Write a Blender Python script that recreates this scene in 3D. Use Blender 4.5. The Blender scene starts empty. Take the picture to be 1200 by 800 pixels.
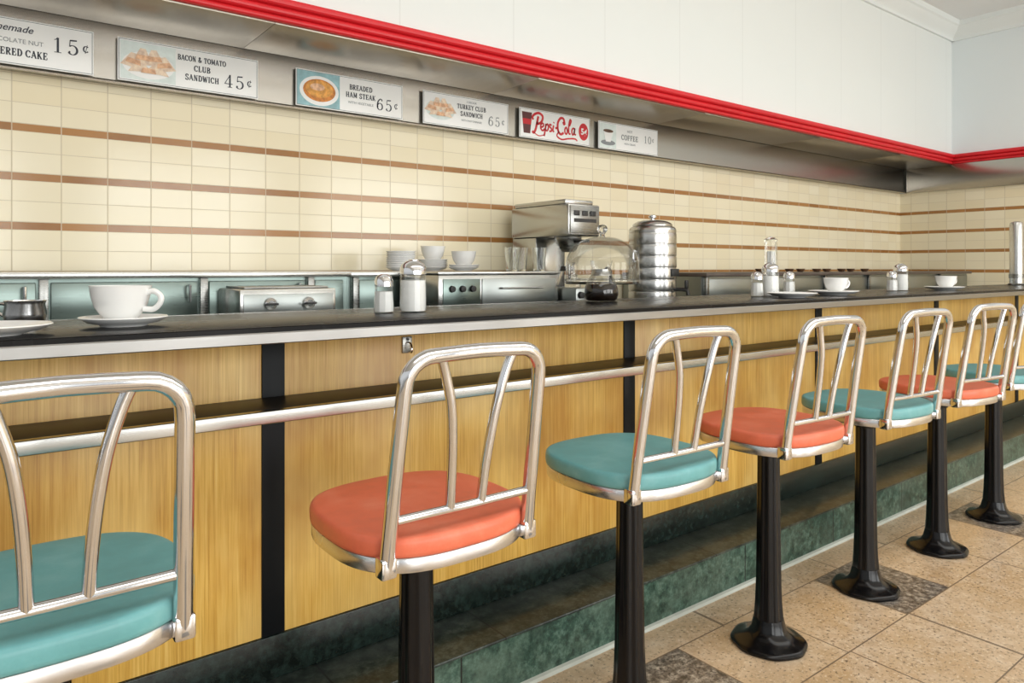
import bpy, bmesh, math, random
from mathutils import Vector, Matrix
random.seed(4)
S=bpy.context.scene
C=S.collection
PI=math.pi
try: S.view_settings.view_transform='Standard'
except Exception: pass

# ------------------------------------------------------------------ materials
class NT:
    def __init__(s,name):
        s.mat=bpy.data.materials.new(name); s.mat.use_nodes=True
        s.n=s.mat.node_tree.nodes; s.l=s.mat.node_tree.links
        s.b=s.n['Principled BSDF']
    def new(s,t): return s.n.new(t)
    def put(s,sock,v):
        if isinstance(v,bpy.types.NodeSocket): s.l.new(v,sock)
        elif isinstance(v,(tuple,list)) and len(v)==3 and sock.type=='RGBA': sock.default_value=(*v,1)
        else: sock.default_value=v
    def m(s,op,a,b=None,c=None):
        n=s.new('ShaderNodeMath'); n.operation=op
        for i,v in enumerate((a,b,c)):
            if v is not None: s.put(n.inputs[i],v)
        return n.outputs[0]
    def mix(s,f,a,b,bt='MIX'):
        n=s.new('ShaderNodeMix'); n.data_type='RGBA'; n.blend_type=bt
        s.put(n.inputs[0],f); s.put(n.inputs[6],a); s.put(n.inputs[7],b)
        return n.outputs[2]
    def pos(s):
        g=s.new('ShaderNodeNewGeometry'); x=s.new('ShaderNodeSeparateXYZ'); s.l.new(g.outputs['Position'],x.inputs[0])
        return g.outputs['Position'],x.outputs[0],x.outputs[1],x.outputs[2]
    def vec(s,a,b,c):
        n=s.new('ShaderNodeCombineXYZ')
        for i,v in enumerate((a,b,c)): s.put(n.inputs[i],v)
        return n.outputs[0]
    def obj(s): return s.new('ShaderNodeTexCoord').outputs['Object']
    def mapping(s,v,scale):
        n=s.new('ShaderNodeMapping'); s.l.new(v,n.inputs[0]); n.inputs['Scale'].default_value=scale; return n.outputs[0]
    def noise(s,v,scale,detail=4,rough=.55):
        n=s.new('ShaderNodeTexNoise'); s.l.new(v,n.inputs['Vector']); n.inputs['Scale'].default_value=scale
        n.inputs['Detail'].default_value=detail; n.inputs['Roughness'].default_value=rough; return n.outputs[0]
    def ramp(s,v,stops):
        n=s.new('ShaderNodeValToRGB'); s.l.new(v,n.inputs[0]); e=n.color_ramp.elements
        while len(e)<len(stops): e.new(.5)
        for i,(p,c) in enumerate(stops):
            e[i].position=p; e[i].color=(*c,1) if len(c)==3 else c
        return n.outputs[0]
    def bump(s,h,strength=.3,dist=.002):
        n=s.new('ShaderNodeBump'); n.inputs['Strength'].default_value=strength; n.inputs['Distance'].default_value=dist
        s.l.new(h,n.inputs['Height']); s.l.new(n.outputs[0],s.b.inputs['Normal'])
    def set(s,**k):
        for kk,v in k.items(): s.put(s.b.inputs[kk.replace('_',' ')],v)
        return s.mat

def plain(name,col,rough=.5,metal=0.,var=.08,scale=14,bump=0,coat=0,spec=.5):
    t=NT(name); o=t.obj(); n=t.noise(o,scale)
    d=tuple(max(0,c*(1-var)) for c in col); l=tuple(min(1,c*(1+var)) for c in col)
    t.set(Base_Color=t.ramp(n,[(.3,d),(.7,l)]),Metallic=metal,Coat_Weight=coat,Specular_IOR_Level=spec)
    t.put(t.b.inputs['Roughness'],t.m('MULTIPLY_ADD',n,rough*.3,rough*.85))
    if bump: t.bump(t.noise(o,scale*14,2),bump,.001)
    return t.mat
def vinyl(name,col,light):
    t=NT(name); P=t.pos()[0]; n=t.noise(P,11,5,.65); n2=t.noise(P,3.5,2)
    c=t.ramp(n,[(.32,tuple(v*.84 for v in col)),(.5,col),(.72,light)])
    c=t.mix(t.m('MULTIPLY',n2,.5),c,tuple(v*.92 for v in col))
    t.set(Base_Color=c); t.put(t.b.inputs['Roughness'],t.m('MULTIPLY_ADD',n,.25,.27))
    t.bump(t.noise(P,160,2),.12,.001); return t.mat
def brushed(name,col,rough,stretch=(3,3,90),metal=1.,amt=.5):
    t=NT(name); o=t.mapping(t.obj(),stretch); n=t.noise(o,4,3)
    big=t.noise(t.obj(),3,2)
    t.set(Base_Color=t.mix(t.m('MULTIPLY',big,amt),col,tuple(c*.72 for c in col)),Metallic=metal)
    t.put(t.b.inputs['Roughness'],t.m('MULTIPLY_ADD',n,rough*amt,rough*.75))
    return t.mat
def glass(name,col=(1,1,1),rough=.0,ior=1.42):
    t=NT(name); n=t.noise(t.obj(),8)
    t.set(Base_Color=t.ramp(n,[(0,col),(1,tuple(c*.98 for c in col))]),Roughness=rough,Transmission_Weight=1.,IOR=ior)
    return t.mat
def thin_glass(name,tint=(.985,.99,.988),gain=1.1,top=.5):   # single-walled glass: clear face on, reflecting at the rim
    t=NT(name); t.n.remove(t.b)
    tr=t.new('ShaderNodeBsdfTransparent'); gl=t.new('ShaderNodeBsdfGlossy'); mx=t.new('ShaderNodeMixShader'); fr=t.new('ShaderNodeFresnel')
    n=t.noise(t.obj(),6); t.l.new(t.ramp(n,[(0,tint),(1,tuple(c*.99 for c in tint))]),tr.inputs[0])
    gl.inputs['Roughness'].default_value=.03; fr.inputs[0].default_value=1.45
    t.l.new(t.m('MINIMUM',t.m('MULTIPLY',fr.outputs[0],gain),top),mx.inputs[0])
    t.l.new(tr.outputs[0],mx.inputs[1]); t.l.new(gl.outputs[0],mx.inputs[2])
    out=[x for x in t.n if x.type=='OUTPUT_MATERIAL'][0]; t.l.new(mx.outputs[0],out.inputs[0])
    return t.mat

CHROME=plain('chrome',(.73,.73,.745),.11,1.,.03)
RIMC=plain('satin_chrome',(.70,.70,.71),.26,1.,.03)
STEEL=brushed('stainless',(.58,.58,.565),.26,(6,6,40),1.,.3)
BREW=brushed('brewer_steel',(.49,.49,.47),.28,(8,8,30),1.,.2)
DULL=brushed('dull_steel',(.38,.405,.39),.32)
EDGE=brushed('edge_steel',(.35,.345,.335),.38,(2,30,30),1.,.3)
STEEL2=brushed('stainless_dark',(.31,.31,.295),.28)
HOODM=brushed('hood_steel',(.285,.255,.215),.36,(10,2,2),1.,.2)
FASCIA=brushed('fascia_steel',(.44,.42,.38),.30,(2,2,12),1.,.15)
TEALST=brushed('dull_panel_steel',(.22,.275,.255),.3)
BLACK=plain('black_enamel',(.004,.004,.005),.2,0,.2,spec=.32)
BLACKP=plain('black_plastic',(.02,.02,.02),.4)
LAM=plain('black_laminate',(.008,.0075,.0075),.27,0,.3,6,spec=.12)
SHELFM=plain('shelf_laminate',(.02,.018,.017),.36,0,.3,6,spec=.2)
STRIPE=plain('black_strip',(.006,.007,.008),.4,spec=.15)
TEAL=vinyl('teal_vinyl',(.145,.395,.41),(.24,.49,.50))
ORANGE=vinyl('orange_vinyl',(.80,.175,.09),(.86,.26,.155))
CHINA=plain('white_china',(.90,.90,.885),.18,0,.02,coat=.3)
CEIL=plain('ceiling_paint',(.83,.85,.85),.8,0,.02,2)
RED=plain('red_paint',(.70,.015,.025),.4,0,.06,4)
GLASS=glass('clear_glass',(.97,.99,.985))
THIN=thin_glass('thin_clear_glass')
SUGAR=plain('sugar',(.92,.92,.90),.8,0,.03,60)
COFFEE=plain('coffee',(.012,.006,.003),.1,0,.1)
BOARD=plain('sign_board',(.92,.93,.91),.35,0,.02,6)
INK=plain('sign_ink',(.03,.035,.05),.5)
INKG=plain('sign_grey_ink',(.25,.27,.28),.5)
REDINK=plain('sign_red',(.62,.02,.03),.45)
PTEAL=plain('picture_teal',(.30,.52,.56),.5,0,.2,30)
PFOOD=plain('picture_food',(.88,.47,.28),.5,0,.35,60)
PFOOD2=plain('picture_toast',(.90,.66,.50),.5,0,.25,60)
PORANGE=plain('picture_orange',(.82,.36,.07),.5,0,.35,60)
PORANGE2=plain('picture_dark_orange',(.66,.24,.04),.5,0,.35,60)
PDARK=plain('picture_dark',(.12,.03,.03),.5,0,.2,30)
PINK=plain('picture_pale',(.74,.83,.80),.5,0,.08,30)
CAULK=plain('caulk',(.50,.53,.48),.7)
BROWNF=plain('brown_glaze',(.12,.06,.03),.3,0,.3,40)
DARKTOP=plain('dark_brown_top',(.11,.085,.07),.35,0,.3,8,spec=.3)
STRAW=plain('paper_straw',(.85,.85,.83),.7)
CASEM=plain('cabinet_grey',(.35,.36,.36),.4)

def wall_paint(name,col,axis):
    t=NT(name); P,x,y,z=t.pos(); a=x if axis=='x' else y
    j=t.m('LESS_THAN',t.m('FLOORED_MODULO',t.m('ADD',a,.35),.61),.006)
    n=t.noise(P,1.5,3)
    c=t.mix(n,col,tuple(v*.97 for v in col)); c=t.mix(t.m('MULTIPLY',j,.4),c,tuple(v*.75 for v in col))
    t.set(Base_Color=c,Roughness=.5); return t.mat
WHITEX=wall_paint('white_panel_paint',(.82,.865,.86),'x')
WHITEY=wall_paint('white_paint_blue_lit',(.81,.875,.895),'y')  # white end wall; bluish light from the right is mixed into its colour
WHITE=plain('white_trim_paint',(.82,.87,.865),.5,0,.02,2)

def tile_mat(name,axis):
    t=NT(name); P,x,y,z=t.pos(); a=x if axis=='x' else y
    rowf=t.m('DIVIDE',t.m('SUBTRACT',z,-.137),.179)
    row=t.m('FLOOR',rowf); fr=t.m('FRACT',rowf)
    col=t.m('DIVIDE',a,.1524); cf=t.m('FRACT',col); ci=t.m('FLOOR',col)
    band=t.m('MULTIPLY',t.m('LESS_THAN',fr,.15),t.m('LESS_THAN',z,1.75))
    half=t.m('GREATER_THAN',fr,.5775)
    def ab(v,c): return t.m('ABSOLUTE',t.m('SUBTRACT',v,c))
    gv=t.m('LESS_THAN',ab(cf,.5),.487)
    d1=t.m('GREATER_THAN',ab(fr,.156),.008)
    d2=t.m('LESS_THAN',fr,.990)
    d3=t.m('GREATER_THAN',ab(fr,.5775),.0065)
    inside=t.m('MULTIPLY',t.m('MULTIPLY',gv,d3),t.m('MULTIPLY',d1,d2))
    w=t.new('ShaderNodeTexWhiteNoise'); w.noise_dimensions='3D'
    t.l.new(t.vec(ci,t.m('ADD',row,t.m('MULTIPLY',half,.37)),band),w.inputs[0])
    r=w.outputs[0]
    soft=t.noise(P,5,3)
    cream=t.mix(r,(.87,.77,.53),(.925,.845,.63))
    cream=t.mix(t.m('MULTIPLY',soft,.25),cream,(.88,.82,.67))
    bn=t.noise(P,14,3)
    brown=t.mix(r,(.28,.115,.026),(.44,.205,.06)); brown=t.mix(t.m('MULTIPLY',bn,.6),brown,(.50,.26,.09))
    c=t.mix(band,cream,brown)
    c=t.mix(inside,t.mix(band,(.66,.575,.41),(.62,.48,.33)),c)
    t.set(Base_Color=c,Roughness=t.m('MULTIPLY_ADD',inside,-.42,.57))
    t.bump(t.m('ADD',inside,t.m('MULTIPLY',soft,.6)),.35,.002)
    return t.mat
TILEX=tile_mat('cream_tile_back','x'); TILEY=tile_mat('cream_tile_end','y')

def wood_mat():
    t=NT('honey_wood'); P,x,y,z=t.pos()
    g=t.noise(t.vec(x,y,t.m('MULTIPLY',z,.02)),200,5,.65)
    g2=t.noise(t.vec(x,y,t.m('MULTIPLY',z,.06)),24,4,.6)
    blot=t.noise(t.vec(x,y,t.m('MULTIPLY',z,.45)),3.6,4,.6)
    pale=t.noise(t.vec(t.m('ADD',x,7.3),y,t.m('MULTIPLY',z,.6)),4.5,3)
    c=t.ramp(g,[(.3,(.48,.245,.045)),(.45,(.65,.385,.08)),(.58,(.75,.475,.12)),(.75,(.82,.57,.18))])
    c=t.mix(t.ramp(g2,[(.42,(0,0,0)),(.68,(.52,.52,.52))]),c,(.54,.285,.05))
    c=t.mix(t.ramp(pale,[(.47,(0,0,0)),(.7,(.55,.55,.55))]),c,(.88,.65,.24))
    c=t.mix(t.ramp(blot,[(.48,(0,0,0)),(.73,(.68,.68,.68))]),c,(.46,.205,.037))
    t.set(Base_Color=c,Roughness=.34)
    return t.mat
WOOD=wood_mat()

def floor_mat():
    t=NT('stone_floor'); P,x,y,z=t.pos()
    ry=t.m('DIVIDE',t.m('SUBTRACT',y,1.09),.33); row=t.m('FLOOR',ry); fy=t.m('FRACT',ry)
    rm=t.m('FLOORED_MODULO',row,3.)
    xs=t.m('ADD',t.m('SUBTRACT',x,1.40),t.m('MULTIPLY',rm,.55))
    fx=t.m('FLOORED_MODULO',xs,1.11)
    dark=t.m('MULTIPLY',t.m('LESS_THAN',fx,.33),t.m('LESS_THAN',rm,.5))
    def near(v,c,w): return t.m('LESS_THAN',t.m('ABSOLUTE',t.m('SUBTRACT',v,c)),w)
    joint=near(fx,.72,.0025)
    for c in (.003,1.107): joint=t.m('MAXIMUM',joint,near(fx,c,.0025))
    joint=t.m('MAXIMUM',joint,t.m('MULTIPLY',near(fx,.33,.0025),t.m('LESS_THAN',rm,.5)))
    joint=t.m('MAXIMUM',joint,t.m('GREATER_THAN',t.m('ABSOLUTE',t.m('SUBTRACT',fy,.5)),.493))
    w=t.new('ShaderNodeTexWhiteNoise'); t.l.new(t.vec(t.m('FLOOR',t.m('DIVIDE',xs,.37)),row,0.),w.inputs[0])
    n=t.noise(P,95,2,.5); n2=t.noise(P,5,5,.65); n3=t.noise(P,38,5,.75)
    tan=t.ramp(t.noise(P,22,4,.6),[(.3,(.52,.37,.225)),(.5,(.66,.50,.34)),(.7,(.75,.61,.45))])
    tan=t.mix(t.ramp(n2,[(.42,(0,0,0)),(.62,(.72,.72,.72))]),tan,(.55,.37,.195))
    tan=t.mix(t.ramp(n3,[(.565,(0,0,0)),(.66,(.75,.75,.75))]),tan,(.30,.20,.12))
    tan=t.mix(t.ramp(n,[(.33,(.85,.85,.85)),(.40,(0,0,0))]),tan,(.14,.10,.068))
    tan=t.mix(t.ramp(n,[(.61,(0,0,0)),(.67,(.65,.65,.65))]),tan,(.83,.73,.58))
    tan=t.mix(t.m('MULTIPLY',w.outputs[0],.25),tan,(.74,.61,.45))
    dk=t.ramp(n3,[(.36,(.06,.052,.045)),(.48,(.19,.16,.135)),(.58,(.38,.335,.28)),(.68,(.60,.54,.46))])
    dk=t.mix(t.ramp(n,[(.36,(.8,.8,.8)),(.44,(0,0,0))]),dk,(.06,.05,.043))
    c=t.mix(dark,tan,dk); c=t.mix(joint,c,(.22,.16,.11))
    t.set(Base_Color=c,Roughness=.3)
    t.bump(t.m('SUBTRACT',1.,joint),.2,.002)
    return t.mat
FLOOR=floor_mat()

def step_mat(name,base,light,seg,rough,worn=(.3,.33,.28),wa=.5):
    t=NT(name); P,x,y,z=t.pos()
    n=t.noise(P,48,5,.7); n2=t.noise(P,6,6,.7); n3=t.noise(P,3.3,4,.6)
    c=t.ramp(n,[(.35,tuple(b*.4 for b in base)),(.52,base),(.68,light)])
    c=t.mix(t.ramp(n2,[(.44,(0,0,0)),(.66,(wa,wa,wa))]),c,worn)
    c=t.mix(t.ramp(n3,[(.54,(0,0,0)),(.68,(.6,.6,.6))]),c,tuple(b*.4 for b in base))
    j=t.m('LESS_THAN',t.m('FLOORED_MODULO',t.m('ADD',x,.21),seg),.005)
    c=t.mix(j,c,(.015,.015,.015))
    t.set(Base_Color=c,Roughness=rough,Specular_IOR_Level=.35)
    return t.mat
TREAD=step_mat('dark_tread',(.026,.040,.034),(.075,.095,.084),.46,.28,(.075,.092,.078),.65)
RISER=step_mat('green_riser',(.038,.088,.066),(.12,.205,.162),.62,.28,(.14,.205,.162),.6)
KICK=step_mat('black_kick',(.01,.016,.013),(.02,.035,.03),1.25,.25,(.02,.04,.034),.4)

# ------------------------------------------------------------------ mesh helpers
class MB:
    def __init__(s): s.bm=bmesh.new()
    def add(s,tmp):
        me=bpy.data.meshes.new('tmp'); tmp.to_mesh(me); tmp.free(); s.bm.from_mesh(me); bpy.data.meshes.remove(me); return s
    def box(s,x0,x1,y0,y1,z0,z1,bev=0.,seg=2,rot=None):
        t=bmesh.new(); bmesh.ops.create_cube(t,size=1)
        for v in t.verts: v.co=Vector((v.co.x*(x1-x0),v.co.y*(y1-y0),v.co.z*(z1-z0)))
        if bev: bmesh.ops.bevel(t,geom=list(t.edges),offset=bev,segments=seg,affect='EDGES',profile=.5)
        M=Matrix.Translation(((x0+x1)/2,(y0+y1)/2,(z0+z1)/2))
        if rot: M=M@rot
        bmesh.ops.transform(t,matrix=M,verts=t.verts)
        return s.add(t)
    def lathe(s,prof,c=(0,0,0),seg=36,M=None,phase=0,flute=0,nf=8):
        t=bmesh.new(); rings=[]
        for r,z in prof:
            if r<1e-6: rings.append([t.verts.new((0,0,z))])
            else:
                L=[]
                for k in range(seg):
                    a=phase+2*PI*k/seg; q=r*(1+flute*math.cos(nf*a)); L.append(t.verts.new((q*math.cos(a),q*math.sin(a),z)))
                rings.append(L)
        for a,b in zip(rings,rings[1:]):
            for k in range(seg):
                k2=(k+1)%seg
                if len(a)==1 and len(b)==1: continue
                if len(a)==1: f=[a[0],b[k2],b[k]]
                elif len(b)==1: f=[a[k],a[k2],b[0]]
                else: f=[a[k],a[k2],b[k2],b[k]]
                t.faces.new(f)
        if M is not None: bmesh.ops.transform(t,matrix=M,verts=t.verts)
        bmesh.ops.translate(t,vec=c,verts=t.verts)
        bmesh.ops.recalc_face_normals(t,faces=t.faces)
        return s.add(t)
    def loft(s,loops,cap=True):
        t=bmesh.new(); rs=[[t.verts.new(p) for p in L] for L in loops]; n=len(rs[0])
        for a,b in zip(rs,rs[1:]):
            for k in range(n): t.faces.new([a[k],a[(k+1)%n],b[(k+1)%n],b[k]])
        if cap: t.faces.new(rs[0]); t.faces.new(rs[-1])
        bmesh.ops.recalc_face_normals(t,faces=t.faces)
        return s.add(t)
    def tube(s,pts,r,seg=14):
        pts=[Vector(p) for p in pts]; n=len(pts); loops=[]
        tang=[(pts[min(i+1,n-1)]-pts[max(i-1,0)]).normalized() for i in range(n)]
        up=Vector((0,0,1)) if abs(tang[0].z)<.9 else Vector((0,1,0))
        nrm=(up-tang[0]*up.dot(tang[0])).normalized()
        for i in range(n):
            nrm=(nrm-tang[i]*nrm.dot(tang[i])).normalized(); b=tang[i].cross(nrm)
            rr=r[min(i,len(r)-1)] if isinstance(r,(list,tuple)) else r
            loops.append([pts[i]+nrm*rr*math.cos(2*PI*k/seg)+b*rr*math.sin(2*PI*k/seg) for k in range(seg)])
        return s.loft(loops)
    def prism_x(s,prof,x0,x1):
        return s.loft([[(x0,y,z) for y,z in prof],[(x1,y,z) for y,z in prof]])
    def prism_y(s,prof,y0,y1):
        return s.loft([[(x,y0,z) for x,z in prof],[(x,y1,z) for x,z in prof]])
    def flat(s,pts,y,d=.0008):   # polygon in the xz plane, facing -y
        return s.loft([[(x,y,z) for x,z in pts],[(x,y-d,z) for x,z in pts]])
    def stroke(s,pts,w,y,d=.0006):   # flat pen stroke in the xz plane, w = half width (one or per point)
        n=len(pts); L=[]; R=[]
        for i,(x,z) in enumerate(pts):
            a=pts[max(i-1,0)]; b=pts[min(i+1,n-1)]
            dx,dz=b[0]-a[0],b[1]-a[1]; l=math.hypot(dx,dz) or 1
            ww=w[i] if isinstance(w,(list,tuple)) else w
            L.append((x-dz/l*ww,z+dx/l*ww)); R.append((x+dz/l*ww,z-dx/l*ww))
        t=bmesh.new()
        for i in range(n-1):
            q=[L[i],L[i+1],R[i+1],R[i]]
            f=[t.verts.new((x,y-d,z)) for x,z in q]; t.faces.new(f)
        bmesh.ops.remove_doubles(t,verts=t.verts,dist=1e-6)
        t.normal_update()
        for f in t.faces:
            if f.normal.y>0: f.normal_flip()
        return s.add(t)
    def build(s,name,mat,parent=None,ang=35,loc=None):
        me=bpy.data.meshes.new(name); s.bm.to_mesh(me); s.bm.free()
        me.shade_smooth(); me.set_sharp_from_angle(angle=math.radians(ang))
        me.materials.append(mat)
        o=bpy.data.objects.new(name,me); C.objects.link(o)
        if parent: o.parent=parent
        if loc: o.location=loc
        return o
def ell(cx,cz,rx,rz,n=28): return [(cx+rx*math.cos(2*PI*k/n),cz+rz*math.sin(2*PI*k/n)) for k in range(n)]
def smooth(pts,n=6):
    P=[Vector(p) for p in pts]; P=[P[0]*2-P[1]]+P+[P[-1]*2-P[-2]]; out=[]
    for i in range(1,len(P)-2):
        a,b,c,d=P[i-1:i+3]
        for k in range(n):
            t=k/n
            out.append(.5*((2*b)+(c-a)*t+(2*a-5*b+4*c-d)*t*t+(3*b-a-3*c+d)*t**3))
    out.append(P[-2]); return out
def sm2(pts,n=6): return [(p.x,p.y) for p in smooth([(x,z,0) for x,z in pts],n)]
def tag(o,label,cat,group=None):
    o['label']=label; o['category']=cat
    if group: o['group']=group
    return o
def thing(name,label,cat,loc,rz=0,group=None):
    o=bpy.data.objects.new(name,None); C.objects.link(o); o.location=loc; o.rotation_euler=(0,0,rz); o.empty_display_size=.1
    return tag(o,label,cat,group)
def struct(o): o['kind']='structure'; return o
def dup(o,loc,label,rz=0,group=None):
    def cp(a,par):
        b=a.copy(); C.objects.link(b); b.parent=par
        for ch in a.children: cp(ch,b)
        return b
    b=cp(o,None); b.location=loc; b.rotation_euler=(0,0,rz); b['label']=label
    if group: b['group']=group
    return b
def text(body,size,x,z,y,parent,mat,align='LEFT',shear=0.,off=0.,name='lettering',sx=1.):
    cu=bpy.data.curves.new('t','FONT'); cu.body=body; cu.size=size; cu.align_x=align; cu.shear=shear; cu.offset=off*size
    cu.extrude=.0003; cu.resolution_u=4
    to=bpy.data.objects.new('t',cu); C.objects.link(to)
    bpy.context.view_layer.update()
    dg=bpy.context.evaluated_depsgraph_get()
    me=bpy.data.meshes.new_from_object(to.evaluated_get(dg))
    bpy.data.objects.remove(to); bpy.data.curves.remove(cu)
    me.name=name; me.materials.clear(); me.materials.append(mat)
    me.transform(Matrix.Translation((x,y,z))@Matrix.Rotation(PI/2,4,'X')@Matrix.Diagonal((sx,1,1,1)))
    o=bpy.data.objects.new(name,me); C.objects.link(o); o.parent=parent
    return o
def arc(cx,cz,rx,rz,a0,a1,n=18):
    return [(cx+rx*math.cos(math.radians(a0+(a1-a0)*k/n)),cz+rz*math.sin(math.radians(a0+(a1-a0)*k/n))) for k in range(n+1)]
def thick(pts,lo,hi):      # old-style contrast: vertical runs thick, horizontal runs thin
    out=[]
    for i in range(len(pts)):
        a=pts[max(i-1,0)]; b=pts[min(i+1,len(pts)-1)]; l=math.hypot(b[0]-a[0],b[1]-a[1]) or 1
        out.append(lo+(hi-lo)*abs(b[1]-a[1])/l)
    return out
def price(digits,x,z,h,gap,parent,mat,y):
    m=MB(); lo,hi=.022,.066
    for ch in digits:
        s=h; st=[]
        if ch=='1': st=[([(.3,.02),(.3,1)],hi),([(.1,.02),(.5,.02)],.024),([(.1,.84),(.2,.88),(.3,1)],.026)]
        elif ch=='4': st=[([(.42,.02),(.42,1)],hi),([(.44,1),(.02,.28)],.026),([(.0,.28),(.62,.28)],.03),([(.24,.02),(.6,.02)],.024)]
        elif ch=='5':
            b=arc(.27,.31,.27,.31,128,-150); st=[([(.13,.95),(.52,.98)],.05),([(.13,.97),(.1,.53)],.026),(b,thick(b,lo,hi)),(ell(.09,.17,.035,.035,8)+[(.125,.17)],.03)]
        elif ch=='6':
            b=arc(.3,.3,.25,.3,0,360,26); a=sm2([(.52,.9),(.36,.99),(.14,.78),(.06,.45),(.08,.25)]); st=[(b,thick(b,lo,hi)),(a,thick(a,lo,hi)),(ell(.5,.86,.035,.035,8)+[(.535,.86)],.03)]
        elif ch=='0':
            b=arc(.3,.5,.26,.49,0,360,30); st=[(b,thick(b,lo,hi))]
        elif ch=='c':
            s=h*.62; b=arc(.3,.5,.24,.33,40,320,20); st=[(b,thick(b,.03,.075)),([(.22,.02),(.42,.98)],.03)]
        dz=h*.2 if ch=='c' else 0
        for p,w in st:
            ww=[q*s for q in w] if isinstance(w,list) else w*s
            m.stroke([(x+px*s,z+dz+pz*s) for px,pz in p],ww,y)
        x+=s*.62+gap
    return m.build('price',mat,parent)
# heavy slab-serif capitals drawn with pen strokes
TK,TN,SB=.105,.06,.05
def glyph(ch):
    v=lambda x,a=0.,b=1.:([(x,a),(x,b)],TK)
    h=lambda x0,x1,z:([(x0,z),(x1,z)],TN)
    sf=lambda x,z,r=.15:([(x-r,z),(x+r,z)],SB)
    c=lambda *a:(lambda p:(p,thick(p,TN,TK*1.05)))(arc(*a))
    b,t=.05,.95
    G={'A':([([(.1,0),(.4,.97)],TN),([(.38,1),(.72,0)],TK),h(.2,.6,.32),sf(.1,b,.13),sf(.72,b,.14)],.84),
     'B':([v(.2),c(.36,.74,.25,.21,-90,90),c(.38,.27,.29,.22,-90,90),h(.04,.38,t),h(.2,.38,.51),h(.04,.4,b)],.76),
     'C':([c(.42,.5,.34,.45,38,322),([(.7,.66),(.7,.95)],SB)],.8),
     'D':([v(.2),c(.34,.5,.37,.45,-90,90),h(.04,.36,t),h(.04,.36,b)],.8),
     'E':([v(.2),h(.04,.66,t),h(.2,.5,.5),h(.04,.68,b),([(.64,.7),(.64,.95)],SB),([(.66,.05),(.66,.32)],SB),([(.5,.38),(.5,.62)],SB)],.76),
     'F':([v(.2),h(.04,.66,t),h(.2,.5,.5),sf(.2,b),([(.64,.7),(.64,.95)],SB),([(.5,.38),(.5,.62)],SB)],.72),
     'H':([v(.19),v(.67),h(.19,.67,.5)]+[sf(x,z) for x in (.19,.67) for z in (b,t)],.88),
     'I':([v(.22),sf(.22,b,.17),sf(.22,t,.17)],.46),
     'K':([v(.19),([(.66,.95),(.22,.42)],TN),([(.34,.56),(.7,.02)],TK)]+[sf(.19,b),sf(.19,t),sf(.66,t,.13),sf(.7,b,.13)],.86),
     'L':([v(.2),sf(.2,t,.16),h(.04,.66,b),([(.64,.05),(.64,.36)],SB)],.74),
     'M':([([(.18,0),(.18,1)],TN),v(.82),([(.18,1),(.5,.15)],TK),([(.5,.15),(.82,1)],TN),sf(.18,b,.13),sf(.82,b,.14),sf(.14,t,.1),sf(.86,t,.1)],1.02),
     'N':([([(.18,0),(.18,1)],TN),([(.68,0),(.68,1)],TN),([(.18,1),(.68,0)],TK),sf(.18,b,.13),sf(.14,t,.1),sf(.68,t,.14)],.88),
     'O':([c(.42,.5,.34,.45,0,360,30)],.84),
     'R':([v(.2),c(.36,.73,.26,.22,-90,90),h(.04,.38,t),h(.2,.38,.5),([(.4,.5),(.7,.02)],TK),sf(.2,b),sf(.72,b,.1)],.84),
     'S':([(lambda p:(p,thick(p,.07,TK)))(sm2([(.6,.76),(.5,.93),(.3,.95),(.15,.8),(.22,.6),(.48,.44),(.62,.26),(.5,.06),(.28,.05),(.12,.24)])),([(.62,.68),(.62,.97)],SB),([(.1,.03),(.1,.32)],SB)],.74),
     'T':([v(.4),h(.06,.74,t),sf(.4,b),([(.08,.68),(.08,.95)],SB),([(.72,.68),(.72,.95)],SB)],.8),
     'U':([([(.19,.3),(.19,1)],TK),([(.67,.3),(.67,1)],TN),c(.43,.3,.24,.25,180,360),sf(.19,t),sf(.67,t,.13)],.88),
     'W':([([(.12,1),(.36,.02)],TK),([(.36,.02),(.54,.9)],TN),([(.52,.9),(.76,.02)],TK),([(.76,.02),(.98,1)],TN),sf(.12,t,.13),sf(.98,t,.12)],1.1),
     'Y':([([(.12,1),(.42,.45)],TK),([(.72,1),(.42,.45)],TN),([(.42,0),(.42,.48)],TK),sf(.12,t,.13),sf(.72,t,.13),sf(.42,b)],.84),
     '&':([(lambda p:(p,thick(p,TN,TK)))(sm2([(.78,.06),(.5,.3),(.22,.74),(.34,.95),(.5,.78),(.2,.42),(.16,.14),(.36,.03),(.6,.16),(.74,.46)]))],.86),
     ' ':([],.4)}
    return G[ch]
def slab(body,h,x,z,w,align,parent,mat,y=-.0052):
    tot=sum(glyph(c)[1] for c in body)+.06*(len(body)-1)
    sx=w/tot; x0=x-w/2 if align=='C' else (x-w if align=='R' else x); m=MB()
    for ch in body:
        st,ad=glyph(ch)
        for p,ww in st:
            k=(sx+h)/2
            wl=[q*k for q in ww] if isinstance(ww,list) else ww*k
            m.stroke([(x0+px*sx,z+pz*h) for px,pz in p],wl,y)
        x0+=(ad+.06)*sx
    return m.build('lettering',mat,parent)

# ------------------------------------------------------------------ setting
XE=7.09; YW=3.15; X0=-1.6
struct(MB().box(-4,XE+.1,-6,YW+.1,-.1,0).build('floor',FLOOR))
struct(MB().box(X0,XE+.1,YW,YW+.1,0,2.2).build('wall_back',TILEX))
struct(MB().box(XE,XE+.1,-6,YW,0,1.858).build('wall_right',TILEY))
struct(MB().box(XE,XE+.1,-6,YW,1.858,3.5).build('wall_right_upper',WHITEY))
struct(MB().box(X0,XE,2.70,YW,2.10,3.5).build('wall_soffit',WHITEX))
struct(MB().box(-4,XE+.1,-6,YW,3.34,3.44).build('ceiling',CEIL))
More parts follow.
